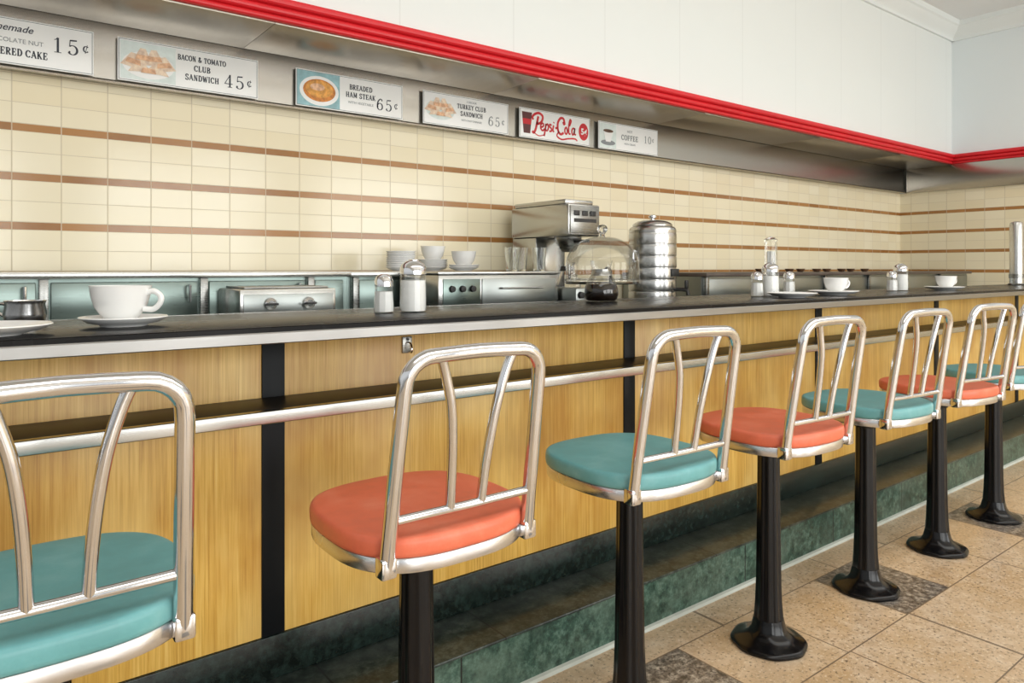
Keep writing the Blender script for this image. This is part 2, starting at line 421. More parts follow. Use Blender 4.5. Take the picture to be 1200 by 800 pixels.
# red moulding: three stacked ridges
def ridge(sign,base):
    pr=[(base,2.086)]
    z=2.086
    for h,p in ((.024,.022),(.03,.030),(.034,.04)):
        for k in range(7):
            a=PI*k/6
            pr.append((base+sign*(p-.012+.012*math.sin(a)),z+h*.5-h*.5*math.cos(a)*.96))
        z+=h
    pr.append((base,z)); return pr
struct(MB().prism_x(ridge(-1,2.70),X0,XE-.038).build('trim_1',RED,ang=25))
struct(MB().prism_y(ridge(-1,XE),-6,2.70).build('trim_2',RED,ang=25))
def crown(b):
    return [(b,3.19),(b-.02,3.19),(b-.022,3.215),(b-.035,3.235),(b-.065,3.26),(b-.085,3.29),(b-.10,3.30),(b-.105,3.34),(b,3.34)]
struct(MB().prism_x(crown(2.70),X0,XE).build('trim_3',WHITE,ang=20))
struct(MB().prism_y(crown(XE),-6,2.70).build('trim_4',WHITE,ang=20))
# hood underside panels and steel fascia that carries the menu signs
m=MB(); xs=[X0,-.35,.95,2.25,3.55,4.85,6.1,XE]
for a,b in zip(xs,xs[1:]): m.box(a+.0008,b-.0008,2.702,3.085,2.080,2.099,.001)
struct(m.build('trim_5',HOODM))
m=MB()
m.box(X0,XE,3.092,3.15,1.864,2.099); m.prism_x([(3.092,1.858),(3.083,1.858),(3.081,1.864),(3.083,1.87),(3.092,1.87)],X0,XE)
struct(m.build('trim_6',FASCIA))
struct(MB().box(XE-.03,XE,1.0,3.078,1.858,2.086,.003).build('trim_7',FASCIA))

# ------------------------------------------------------------------ step below the counter
st=thing('step','long low dark green step running along the foot of the counter','step',(0,0,0))
MB().box(X0,6.9,1.553,1.97,0,.148).build('riser',RISER,st)
MB().box(X0,6.9,1.546,1.745,.1485,.157,.003).build('tread',TREAD,st)
MB().prism_x([(1.553,.0005),(1.540,.0005),(1.544,.009),(1.553,.012)],X0,6.9).build('caulk_line',CAULK,st)

# ------------------------------------------------------------------ counter
CT=1.032; CX1=6.3
ct=thing('lunch_counter','long honey wood lunch counter with black top and plain metal edge','counter',(0,0,.157))
ZB=-.157
MB().box(X0,CX1,1.506,2.0,CT-.034+ZB,CT+ZB,.002).build('counter_top',LAM,ct)
pr=[(1.506,CT-.036),(1.4985,CT-.036),(1.4965,CT-.034),(1.4965,CT-.014),(1.4985,CT-.0115),(1.506,CT-.0115)]
MB().prism_x([(y,z+ZB) for y,z in pr],X0,CX1).build('edge_trim',EDGE,ct,ang=25)
MB().prism_x([(1.506,CT-.0114+ZB),(1.4985,CT-.0114+ZB),(1.4985,CT-.002+ZB),(1.501,CT+ZB),(1.506,CT+ZB)],X0,CX1).build('top_nosing',LAM,ct)
MB().box(X0,CX1,2.0,2.008,CT-.04+ZB,CT+.0005+ZB).build('edge_trim',STEEL,ct)
MB().box(X0+.02,CX1-.02,1.765,1.96,.0,CT-.036+ZB).build('core',SHELFM,ct)
sx=[-.64,.608,1.862,3.112,4.362,5.612]
bounds=[X0]+sx+[CX1]
for a,b in zip(bounds,bounds[1:]):
    MB().box(a+(.028 if a!=X0 else 0),b-(.028 if b!=CX1 else 0),1.742,1.764,.105,CT-.035+ZB,.001).build('wood_panel',WOOD,ct)
for x in sx: MB().box(x-.028,x+.028,1.738,1.764,.105,CT-.035+ZB,.002).build('divider_strip',STRIPE,ct)
MB().box(X0,CX1,1.734,1.765,.0005,.1045,.002).build('kick_board',KICK,ct)
sh=MB().box(X0,CX1,1.575,1.741,.665,.685,.002).build('purse_shelf',SHELFM,ct)
def rr(y0,y1,z0,z1,r):   # profile with its two front corners rounded
    out=[(y1,z0)]
    out+=[(y0+r-r*math.sin(PI/2*k/4),z0+r-r*math.cos(PI/2*k/4)) for k in range(5)]
    out+=[(y0+r-r*math.cos(PI/2*k/4),z1-r+r*math.sin(PI/2*k/4)) for k in range(5)]
    return out+[(y1,z1)]
MB().prism_x(rr(1.556,1.575,.659,.687,.003),X0,CX1).build('shelf_rail',BREW,sh,30)
hk=MB().box(.962,.992,1.736,1.7415,.765,.81,.002).build('bag_hook',STEEL2,ct)
MB().tube(smooth([(.977,1.736,.795),(.977,1.72,.792),(.977,1.712,.778),(.977,1.716,.768),(.977,1.726,.77)],5),.0028,8).build('hook_arm',CHROME,hk)
MB().lathe([(0,0),(.004,0),(.004,.003),(0,.004)],(.977,1.736,.803),12,Matrix.Rotation(PI/2,4,'X')).build('screw',BLACKP,hk)

# ------------------------------------------------------------------ stools
def sup(R,z,n=2.8,N=64):
    out=[]
    for k in range(N):
        a=2*PI*k/N; c,s=math.cos(a),math.sin(a)
        out.append((R*math.copysign(abs(c)**(2/n),c),R*math.copysign(abs(s)**(2/n),s),z))
    return out
def make_stool(mat,label):
    r=thing('counter_stool',label,'stool',(0,0,0),0,'swivel stools along the counter')
    MB().lathe([(0,0),(.106,0),(.111,.003),(.112,.009),(.108,.015),(.100,.018),(.088,.021),(.072,.028),(.059,.038),(.051,.052),(.046,.073),(.044,.081),(0,.081)],seg=64,flute=.014).build('base',BLACK,r,40)
    MB().lathe([(0,.0805),(.0435,.0805),(.043,.09),(.040,.125),(.0375,.19),(.0358,.3),(.0338,.45),(.0328,.56),(.0328,.593),(0,.593)],seg=80,flute=.035,nf=10).build('column',BLACK,r,60)
    MB().lathe([(0,.5855),(.038,.5855),(.04,.589),(.04,.608),(.075,.616),(.075,.6225),(0,.6225)],seg=24).build('swivel_plate',BLACK,r)
    MB().loft([sup(R,z) for R,z in ((.05,.623),(.178,.623),(.188,.6235),(.1915,.625),(.1925,.628),(.1925,.648),(.191,.6505),(.182,.651),(.05,.651))]).build('seat_rim',RIMC,r)
    MB().loft([sup(R,z) for R,z in ((.1,.6505),(.186,.6505),(.191,.6515),(.194,.654),(.1953,.660),(.1957,.668),(.1955,.676),(.1945,.6815),(.192,.685),(.188,.6867),(.182,.6872),(.15,.6876),(.1,.688),(.05,.688),(.01,.688))]).build('seat_cushion',mat,r,60)
    # hoop back
    def ly(z): return -.16-.06*((z-.6)/.4)**1.1
    def lw(z): return .155-.011*((z-.6)/.4)
    pts=[(-lw(z),ly(z),z) for z in (.638,.66,.72,.78,.84,.9,.945)]
    rc=.05
    for k in range(1,7):
        a=PI/2*k/6
        z=.955+rc*math.sin(a); pts.append((-lw(.955)+rc*(1-math.cos(a)),ly(z),z))
    pts.append((-.045,ly(1.007),1.007)); pts.append((0,ly(1.008),1.008))
    full=pts+[(-x,y,z) for x,y,z in reversed(pts[:-1])]
    bf=MB().tube(full,.0136,16).build('back_frame',CHROME,r,60)
    zc=.722
    MB().tube([(-lw(zc),ly(zc),zc),(0,ly(zc)-.004,zc),(lw(zc),ly(zc),zc)],.0082,12).build('crossbar',CHROME,r,60)
    for s in (-1,1):
        MB().tube(smooth([(s*.034,ly(zc)-.002,zc),(s*.037,ly(.79)-.002,.79),(s*.043,ly(.86)-.003,.86),(s*.052,ly(.92)-.003,.92),(s*.066,ly(.97),.97),(s*.079,ly(1.005),1.005)],5),.0092,12).build('spindle',CHROME,r,60)
        MB().box(s*lw(.63)-.015,s*lw(.63)+.015,ly(.63)-.015,ly(.63)+.015,.624,.660,.005).build('back_socket',CHROME,r)
    return r
SL=['teal vinyl counter stool closest to the camera, cut off by the left edge',
 'orange vinyl counter stool nearest the camera, in front of the small bag hook',
 'teal vinyl counter stool between the two nearest orange stools',
 'orange vinyl counter stool with its whole black base showing, second nearest of the orange ones',
 'teal vinyl counter stool standing on the dark speckled square, third nearest of the teal ones',
 'orange vinyl counter stool third nearest of the orange ones, between two far teal stools',
 'teal vinyl counter stool farthest along the row, at the right edge']
SP=[.102,.735,1.36,1.98,2.59,3.19,3.80]
rots=[0,0,-.035,-.055,-.09,-.15,-.24]
tp=make_stool(TEAL,SL[0]); op=make_stool(ORANGE,SL[1])
for i in range(7):
    src=tp if i%2==0 else op
    loc=(SP[i],1.27,0)
    if i<2: src.location=loc
    else: dup(src,loc,SL[i],rots[i])

# ------------------------------------------------------------------ menu signs
SY=3.076; SZ=1.871; SW=.53; SH=.164
def sign(x,label,w=SW):
    r=thing('menu_sign',label,'sign',(x,SY,SZ),0,'menu signs in a row above the counter')
    MB().box(0,w,-.005,0,0,SH,.0015).build('board',BOARD,r)
    m=MB(); b=.0022
    for a in ((.004,w-.004,.004,.004+b),(.004,w-.004,SH-.004-b,SH-.004),(.004,.004+b,.004,SH-.004),(w-.004-b,w-.004,.004,SH-.004)):
        m.box(a[0],a[1],-.0056,-.005,a[2],a[3])
    m.build('border',INKG,r)
    return r
def sandwich(s,ox,oz,k):     # toasted quarters standing round a filling, seen on a plate
    m=MB(); y=-.0066
    for i,(x,z,w,h,t) in enumerate(((-.055,.0,.034,.05,-.2),(-.02,.018,.036,.055,-.05),(.02,.018,.036,.055,.08),(.056,.0,.034,.05,.22),(-.03,-.02,.04,.036,.1),(.03,-.022,.042,.036,-.1))):
        pts=[(-w,-h*.5),(w,-h*.5),(w*.25,h*.55),(-w*.25,h*.55)]
        m.flat([(ox+k*(x+px*math.cos(t)-pz*math.sin(t)),oz+k*(z+px*math.sin(t)+pz*math.cos(t))) for px,pz in pts],y-.0004*i,.0003)
    m.build('picture_food',PFOOD2,s)
    m=MB()
    for i,(x,z,t) in enumerate(((-.05,-.004,-.2),(-.018,.014,-.05),(.02,.014,.08),(.052,-.004,.22),(0,-.032,0))):
        w,h=.026,.009
        m.flat([(ox+k*(x+px*math.cos(t)-pz*math.sin(t)),oz+k*(z+px*math.sin(t)+pz*math.cos(t))) for px,pz in ((-w,-h),(w,-h),(w*.8,h),(-w*.8,h))],y-.003-.0002*i,.0003)
    m.build('picture_filling',PFOOD,s)
TY=-.0058
s=sign(-.13,'white menu sign for layered cake at fifteen cents, leftmost in the row')
text('Homemade',.034,.26,.118,TY,s,INK,'CENTER',.35,.01)
text('CHOCOLATE NUT',.022,.28,.078,TY,s,INKG,'CENTER')
slab('LAYERED CAKE',.026,.385,.032,.19,'R',s,INK)
price('15c',.40,.066,.054,.014,s,INK,-.0052)
s=sign(.478,'white menu sign for a bacon and tomato club sandwich')
MB().flat([(.010,.010),(.205,.010),(.205,.154),(.010,.154)],-.005).build('picture',PINK,s)
MB().flat(ell(.107,.07,.092,.052),-.006,.0004).build('picture_plate',BOARD,s)
sandwich(s,.107,.082,1.05)
slab('BACON & TOMATO',.022,.305,.114,.185,'C',s,INK)
slab('CLUB',.024,.305,.076,.062,'C',s,INK)
slab('SANDWICH',.024,.305,.038,.13,'C',s,INK)
price('45c',.392,.032,.052,.014,s,INK,-.0052)
s=sign(1.172,'white menu sign for breaded ham steak with an orange dish picture')
MB().flat([(.006,.006),(.205,.006),(.205,.158),(.006,.158)],-.005).build('picture',PTEAL,s)
MB().flat(ell(.108,.076,.092,.066),-.006,.0005).build('picture_plate',BOARD,s)
MB().flat(ell(.108,.078,.076,.05),-.0068,.0005).build('picture_food',PORANGE2,s)
MB().flat(ell(.108,.084,.064,.038),-.0076,.0005).build('picture_food',PORANGE,s)
MB().flat(ell(.098,.092,.034,.016),-.0084,.0005).build('picture_garnish',PFOOD,s)
slab('BREADED',.024,.31,.106,.115,'C',s,INK)
slab('HAM STEAK',.024,.31,.07,.15,'C',s,INK)
text('WITH VEGETABLE',.016,.31,.042,TY,s,INKG,'CENTER')
price('65c',.392,.032,.052,.014,s,INK,-.0052)
s=sign(1.815,'white menu sign for a turkey club sandwich')
MB().flat(ell(.1,.078,.086,.05),-.005,.0004).build('picture_plate',PINK,s)
sandwich(s,.1,.088,1.)
text('3 DECKER',.014,.29,.134,TY,s,INKG,'CENTER')
slab('TURKEY CLUB',.024,.29,.1,.18,'C',s,INK)
slab('SANDWICH',.024,.29,.064,.14,'C',s,INK)
text('WITH MAYONNAISE',.014,.29,.038,TY,s,INKG,'CENTER')
price('65c',.398,.036,.048,.014,s,INKG,-.0052)
s=sign(2.42,'white sign with red script lettering and a dark paper cup picture')
MB().flat([(.03,.026),(.076,.026),(.088,.142),(.018,.142)],-.005).build('picture_cup',PDARK,s)
MB().flat([(.025,.075),(.081,.075),(.085,.105),(.021,.105)],-.006).build('picture_cup_band',REDINK,s)
mm=lambda P:[(.26+(x-265)/1000*1.06,.082+(z-84)/1000*1.14) for x,z in P]
m=MB()
for P,w in (([(146,124),(138,95),(128,60),(116,42),(104,48)],7),([(112,104),(106,116),(122,132),(152,140),(176,126),(168,100),(146,88),(132,92)],7),
            ([(166,72),(182,82),(178,93),(165,87),(163,67),(176,58),(190,68)],5.2),
            ([(199,94),(193,62),(186,32)],5.8),([(195,82),(209,93),(216,77),(206,60),(193,66)],5.2),
            ([(238,90),(226,93),(223,83),(236,74),(236,62),(221,59)],5.2),([(252,92),(247,66),(256,60)],5.4),([(252,103),(255,108)],5.4),
            ([(264,79),(280,82)],6),
            ([(330,112),(322,132),(300,132),(282,106),(284,70),(302,53),(324,62)],7),([(318,116),(326,104),(336,112)],5),
            ([(351,76),(344,91),(334,84),(333,66),(343,58),(351,70),(350,82)],5.2),
            ([(366,100),(378,126),(370,132),(361,100),(362,64),(374,62)],5.2),
            ([(404,90),(392,92),(383,78),(388,60),(398,66),(405,92),(402,66),(414,62)],5.2),
            ([(290,66),(276,42),(310,28),(356,36),(404,40),(424,32)],4.6),([(116,42),(150,30),(190,38)],3)):
    p=sm2(mm(P),7); m.stroke(p,w/1000,-.0052)
m.build('lettering',REDINK,s)
MB().flat(ell(.478,.08,.038,.05),-.005).build('price_disc',REDINK,s)
text('5¢',.05,.479,.064,-.0068,s,BOARD,'CENTER',0,.03,'price')
s=sign(3.02,'white menu sign for hot coffee with a small cup picture, rightmost in the row')
MB().flat([(.01,.01),(.15,.01),(.15,.154),(.01,.154)],-.005).build('picture',PINK,s)
MB().flat(ell(.08,.04,.06,.016),-.006).build('picture_plate',INKG,s)
MB().flat([(.06,.045),(.1,.045),(.122,.11),(.038,.11)],-.007).build('picture_cup',BOARD,s)
MB().flat(ell(.08,.11,.042,.01),-.008).build('picture_food',BROWNF,s)
text('HOT',.022,.27,.118,TY,s,INKG,'CENTER')
slab('COFFEE',.032,.27,.07,.15,'C',s,INKG)
text('WITH CREAM',.016,.27,.042,TY,s,INKG,'CENTER')
price('10c',.40,.07,.045,.01,s,INKG,-.0052)

# ------------------------------------------------------------------ crockery and condiments on the counter
def cup_obj(x,y,label,rz=0,sc=1.,z=None):
    r=thing('coffee_cup',label,'cup',(x,y,CT+.0095 if z is None else z),rz,'white coffee cups')
    MB().lathe([(0,.0),(.03,.0),(.031,.004),(.029,.007),(.036,.014),(.047,.03),(.053,.05),(.056,.07),(.057,.073),(.0545,.073),(.051,.052),(.045,.032),(.034,.017),(0,.012)],seg=40).build('bowl',CHINA,r,50)
    MB().tube(smooth([(.051,0,.058),(.066,0,.062),(.08,0,.052),(.079,0,.038),(.066,0,.026),(.046,0,.026)],6),.0058,10).build('handle',CHINA,r,60)
    r.scale=(sc,)*3; return r
def saucer(x,y,R,label,name='saucer',cat='saucer',z=None,group=None):
    r=MB().lathe([(0,.0),(R*.52,.0),(R*.54,.003),(R*.8,.008),(R*.98,.017),(R,.0185),(R*.985,.0205),(R*.8,.0125),(R*.55,.008),(R*.5,.0065),(0,.006)],seg=48).build(name,CHINA,None,50,(x,y,CT+.0008 if z is None else z))
    tag(r,label,cat,group); return r
saucer(.278,1.707,.085,'white saucer under the big cup at the left end of the counter')
cup_obj(.272,1.707,'large white coffee cup on a saucer near the left edge of the counter',-.65,1.05)
saucer(.04,1.61,.103,'white plate cut off by the left edge of the photo','plate','plate')
saucer(2.76,1.66,.1,'flat white plate in front of the middle sugar jar','plate','plate')
saucer(3.15,1.69,.108,'wide white saucer under the middle coffee cup')
cup_obj(3.17,1.69,'white coffee cup between the middle and far condiment sets',-.3,.95)
saucer(4.34,1.69,.1,'white saucer under the farthest coffee cup')
cup_obj(4.36,1.69,'white coffee cup farthest along the counter',-.3,.95)

def sugar(label,loc):
    r=thing('sugar_dispenser',label,'sugar jar',loc,0,'glass sugar dispensers')
    MB().lathe([(0,.0),(.036,.0),(.038,.003),(.0375,.02),(.036,.1),(.034,.112)],seg=16).build('glass_jar',THIN,r,20)
    MB().lathe([(0,.003),(.0345,.003),(.0355,.02),(.0345,.088),(0,.092)],seg=16).build('sugar',SUGAR,r)
    c=MB().lathe([(.0335,.105),(.0365,.105),(.0365,.122),(.032,.132),(.02,.141),(.009,.144),(0,.145),(0,.112),(.0335,.112)],seg=32).build('cap',CHROME,r)
    MB().box(-.009,.009,-.014,.012,.1425,.1465,.0015).build('flap',CHROME,c)
    return r
def shaker(label,loc,fill=SUGAR):
    r=thing('salt_shaker',label,'shaker',loc,0,'glass shakers')
    MB().lathe([(0,.0),(.026,.0),(.028,.003),(.0275,.02),(.0235,.075)],seg=10).build('glass_body',THIN,r,20)
    MB().lathe([(0,.003),(.0255,.003),(.026,.02),(.0235,.058),(0,.06)],seg=10).build('contents',fill,r)
    MB().lathe([(.0225,.072),(.0255,.072),(.0255,.088),(.022,.098),(.012,.105),(0,.107),(0,.076),(.0225,.076)],seg=28).build('cap',CHROME,r)
    return r
Z=CT+.0008
sg=sugar('tall glass sugar dispenser in the nearest condiment set',(1.008,1.76,Z)); 
sk=shaker('glass salt shaker left of the nearest sugar dispenser',(.925,1.775,Z))
dup(sg,(2.82,1.80,Z),'glass sugar dispenser in the middle condiment set')
dup(sk,(2.735,1.81,Z),'glass shaker beside the sugar dispenser in the middle condiment set')
dup(sg,(4.06,1.80,Z),'glass sugar dispenser in the farthest condiment set')
dup(sk,(3.96,1.80,Z),'glass shaker left of the farthest sugar dispenser')
dup(sk,(3.10,1.88,Z),'glass shaker behind the middle coffee cup')
# straw jar
r=thing('straw_dispenser','tall clear glass straw jar behind the middle sugar dispenser','straw jar',(2.98,1.90,Z))
MB().lathe([(0,0),(.036,0),(.038,.006),(.03,.016),(.027,.02),(0,.02)]).build('base',CHROME,r)
MB().lathe([(.028,.0205),(.028,.245)]).build('glass_tube',THIN,r)
MB().lathe([(0,.2455),(.03,.2455),(.03,.254),(.02,.262),(.006,.266),(0,.268)]).build('lid',GLASS,r)
m=MB()
for k in range(14):
    a=k*2.4; q=.005+.014*math.sqrt(k/14)
    m.tube([(q*math.cos(a),q*math.sin(a),.021),(q*math.cos(a+.2),q*math.sin(a+.2),.2)],.0028,8)
m.build('straws',STRAW,r)
# coffee decanter on the counter
BULB=[(0,0),(.05,0),(.058,.005),(.064,.025),(.062,.05),(.05,.078),(.036,.098),(.032,.112),(.038,.135),(.041,.15)]
r=thing('coffee_decanter','glass coffee decanter of dark coffee standing in front of the cake dome','coffee pot',(1.893,1.91,Z),.4)
MB().lathe(BULB).build('glass_bulb',THIN,r,60)
MB().lathe([(0,.002),(.0495,.002),(.0565,.006),(.0625,.025),(.0605,.05),(.055,.064),(0,.064)]).build('coffee',COFFEE,r)
h=MB().lathe([(.037,.094),(.041,.094),(.036,.106),(.036,.118),(.032,.118),(.0325,.106),(.037,.094)]).build('collar',STEEL2,r)
MB().tube(smooth([(.034,0,.112),(.06,0,.122),(.088,0,.112),(.094,0,.08),(.09,0,.045)],5),[.006]*21,10).build('handle',BLACKP,r)
# low creamer at the left
r=thing('creamer','low shiny steel creamer with a small handle at the far left of the counter','creamer',(.118,1.93,Z),2.6)
MB().lathe([(0,0),(.034,0),(.038,.004),(.042,.02),(.038,.042),(.041,.05),(.0395,.05),(.0365,.042),(.0405,.02),(.036,.006),(0,.004)]).build('body',plain('polished_steel',(.86,.86,.86),.2,1.,.03),r,60)
MB().tube(smooth([(.039,0,.042),(.056,0,.042),(.058,0,.026),(.042,0,.014)],5),.0035,8).build('handle',CHROME,r)

# ------------------------------------------------------------------ back bar
WZ=.95
bounds=[X0,-.35,.95,2.25,3.3,4.5,5.75,7.0]
for i,(a,b) in enumerate(zip(bounds,bounds[1:])):
    r=thing('base_cabinet',['steel base cabinet behind the counter, first from the left','steel base cabinet under the big white cup end of the bar','steel base cabinet below the plate and cup stacks','steel base cabinet below the coffee brewer and drink urn','steel base cabinet below the middle dark ledge','steel base cabinet below the far dark ledge','steel base cabinet against the tiled end wall'][i],'cabinet',(a,0,0),0,'steel base cabinets behind the counter')
    w=b-a
    MB().box(.003,w-.003,2.36,3.13,.09,.918,.003).build('body',CASEM,r)
    MB().box(.02,w-.02,2.42,3.1,0,.089).build('plinth',BLACKP,r)
    for k in range(2):
        d=MB().box(.02+k*w/2,w/2-.02+k*w/2,2.342,2.358,.12,.88,.004).build('door',STEEL,r)
        hx=w/2-.05 if k==0 else w/2+.05
        MB().tube([(hx,2.342,.62),(hx,2.318,.63),(hx,2.318,.75),(hx,2.342,.76)],.006,10).build('handle',CHROME,d)
wt=thing('worktop','long stainless work surface behind the lunch counter','worktop',(0,0,.919))
MB().box(X0,7.0,2.3,3.135,.0,.031,.004).build('slab',DULL,wt)
MB().box(X0,7.0,2.292,2.2995,-.03,.0305,.002).build('front_lip',STEEL2,wt)
Z2=WZ+.001
def ledge(x0,x1,y0,z1,label,topm,fm,posts,dm):
    r=thing('back_ledge',label,'ledge',(x0,0,Z2))
    h=z1-Z2; w=x1-x0
    MB().box(0,w,y0+.02,3.135,0,h-.022).build('body',fm,r)
    MB().box(-.003,w+.003,y0-.02,3.14,h-.0215,h,.004).build('top',topm,r)
    for p in posts: MB().box(p-.013-x0,p+.013-x0,y0-.004,y0+.0195,0,h-.022,.002).build('post',STEEL2,r)
    ps=[x0]+posts+[x1]
    for a,b in zip(ps,ps[1:]):
        if b-a>.08:
            f=MB().box(a-x0+.02,b-x0-.02,y0+.008,y0+.0195,.006,h-.034,.003).build('front_panel',fm,r)
            if dm and b-a>.3: MB().tube([(b-x0-.05,y0+.008,h*.45),(b-x0-.05,y0-.012,h*.45),(b-x0-.05,y0-.012,h*.75),(b-x0-.05,y0+.008,h*.75)],.005,8).build('latch',CHROME,f)
    return r
ledge(-1.55,1.26,2.72,1.142,'stainless raised ledge with dull grey green panels behind the big cup',BREW,TEALST,[-.9,-.3,.215,.70,1.10],True)
ledge(1.27,2.12,2.74,1.14,'stainless raised ledge holding the white plates and cups',BREW,TEALST,[1.3,1.7],False)
ledge(3.3,6.98,2.52,1.128,'long dark topped ledge running to the tiled end wall',DARKTOP,DULL,[3.33,4.0,4.6,5.2,5.8,6.4],False)
# hot plate with two knobs
r=thing('hot_plate','small steel hot plate with two lever knobs behind the counter','appliance',(.74,2.44,Z2))
MB().box(0,.34,0,.25,.012,.132,.006).build('body',BREW,r)
MB().box(.02,.32,.02,.23,.1325,.14,.003).build('plate',STEEL2,r)
MB().box(.012,.328,-.004,-.0005,.03,.115,.0015).build('control_panel',DULL,r)
for x in (.1,.235):
    k=MB().lathe([(0,0),(.022,0),(.02,.012),(.012,.018),(0,.018)],(x,-.0045,.082),20,Matrix.Rotation(PI/2,4,'X')).build('knob',CHROME,r)
    MB().box(x-.02,x+.02,-.034,-.021,.078,.086,.002).build('lever',BLACKP,k)
for x in (.03,.31):
    for y in (.03,.22): MB().lathe([(0,0),(.014,0),(.014,.0115),(0,.0115)],(x,y,0),14).build('foot',BLACKP,r)
# steam cabinet box
r=thing('warming_cabinet','low stainless warming cabinet left of the coffee brewer','appliance',(1.5,2.42,Z2))
MB().box(0,.63,0,.28,.01,.178,.008).build('body',BREW,r)
MB().box(-.006,.636,-.008,.286,.1785,.189,.003).build('lid',STEEL,r)
MB().box(.02,.2,-.005,-.0005,.03,.16,.002).build('front_panel',TEALST,r)
MB().box(.21,.61,-.005,-.0005,.03,.16,.002).build('front_panel',DULL,r)
MB().tube([(.3,-.005,.12),(.3,-.022,.12),(.52,-.022,.12),(.52,-.005,.12)],.004,8).build('handle',STEEL2,r)
for x in (.06,.11,.16): MB().lathe([(0,0),(.014,0),(.012,.012),(0,.013)],(x,-.0052,.12),16,Matrix.Rotation(PI/2,4,'X')).build('knob',BLACKP,r)
for x in (.04,.59):
    for y in (.03,.25): MB().lathe([(0,0),(.014,0),(.014,.0095),(0,.0095)],(x,y,0),14).build('foot',BLACKP,r)
# glasses on it
def tumbler(label,loc,s=1.):
    r=MB().lathe([(0,0),(.024*s,0),(.026*s,.004),(.034*s,.105*s),(.0325*s,.105*s),(.0245*s,.008),(0,.007)],seg=28).build('glass_tumbler',GLASS,None,50,loc)
    return tag(r,label,'glass','clear tumblers on the warming cabinet')
for k,(x,y) in enumerate(((1.93,2.50),(2.0,2.53),(2.075,2.49))):
    tumbler(['left clear glass tumbler on the warming cabinet by the brewer','middle clear glass tumbler on the warming cabinet by the brewer','right clear glass tumbler on the warming cabinet by the brewer'][k],(x,y,1.1415))
# stacks of small plates and a low pile of cups on the ledge
def plate_stack(x,y,R,n,where,step=.0085):
    for k in range(n):
        pos='topmost small white plate' if k==n-1 else ('lowest small white plate' if k==0 else 'small white plate number %d from the bottom'%(k+1))
        saucer(x+random.uniform(-.002,.002),y,R,pos+' '+where,'plate','plate',1.1425+k*step,'stacked small plates on the back ledge')
    return 1.1425+(n-1)*step+.0074
plate_stack(1.575,2.86,.066,9,'of the left stack on the back ledge')
z=plate_stack(1.795,2.945,.072,5,'of the middle stack on the back ledge')
cup_obj(1.795,2.945,'white cup standing on the middle stack of small plates',1.2,1.03,z)
z=plate_stack(1.878,2.805,.072,2,'of the right pair nearest the brewer')
cup_obj(1.878,2.805,'white cup standing on the pair of plates nearest the brewer',1.0,1.03,z)
# coffee brewer
r=thing('coffee_brewer','tall stainless coffee brewer standing against the cream tile','coffee maker',(2.35,2.6,Z2))
MB().box(0,.21,0,.45,.012,.06,.008).build('base',BREW,r)
MB().box(.004,.206,.25,.448,.0605,.36,.006).build('tower',BREW,r)
MB().box(-.002,.212,-.005,.452,.361,.52,.01).build('head',BREW,r)
MB().box(.01,.2,.03,.44,.5205,.545,.008).build('top_cover',BREW,r)
p=MB().box(.008,.202,-.011,-.0055,.375,.512,.002).build('control_panel',STEEL2,r)
for k in range(3): MB().box(.03+k*.055,.065+k*.055,-.016,-.0115,.462,.487,.002).build('switch',BLACKP,p)
MB().box(.03,.18,-.0125,-.0112,.43,.448).build('label_strip',BLACKP,p)
b=MB().lathe([(0,.285),(.03,.285),(.045,.3),(.068,.345),(.07,.3605),(0,.3605)],(.105,.115,0)).build('brew_basket',STEEL2,r)
MB().box(.09,.12,-.03,.06,.33,.345,.004).build('handle',BLACKP,b)
MB().lathe([(0,.0605),(.07,.0605),(.07,.066),(0,.067)],(.105,.12,0)).build('warmer_plate',BLACKP,r)
for x in (.03,.18):
    for y in (.04,.41): MB().lathe([(0,0),(.014,0),(.014,.0115),(0,.0115)],(x,y,0),14).build('foot',BLACKP,r)
d=thing('coffee_decanter','empty glass decanter on the warmer of the coffee brewer','coffee pot',(2.455,2.72,Z2+.0678),-2.2)
MB().lathe([(0,0),(.05,0),(.06,.005),(.07,.03),(.068,.06),(.05,.1),(.036,.125),(.033,.14),(.04,.165)]).build('glass_bulb',THIN,d,60)
MB().lathe([(.037,.122),(.041,.122),(.037,.134),(.037,.146),(.0335,.146),(.0335,.134),(.037,.122)]).build('collar',BLACKP,d)
MB().tube(smooth([(.035,0,.14),(.06,0,.15),(.09,0,.14),(.097,0,.1),(.092,0,.06)],5),.007,10).build('handle',BLACKP,d)
# small hot water box
r=thing('hot_water_box','small steel box with dark knobs left of the glass cake stand','appliance',(2.145,2.32,Z2))
MB().box(0,.09,0,.3,.0,.115,.006).build('body',DULL,r)
for x in (.025,.065): MB().lathe([(0,0),(.016,0),(.014,.014),(0,.015)],(x,-.0003,.085),16,Matrix.Rotation(PI/2,4,'X')).build('knob',BLACKP,r)
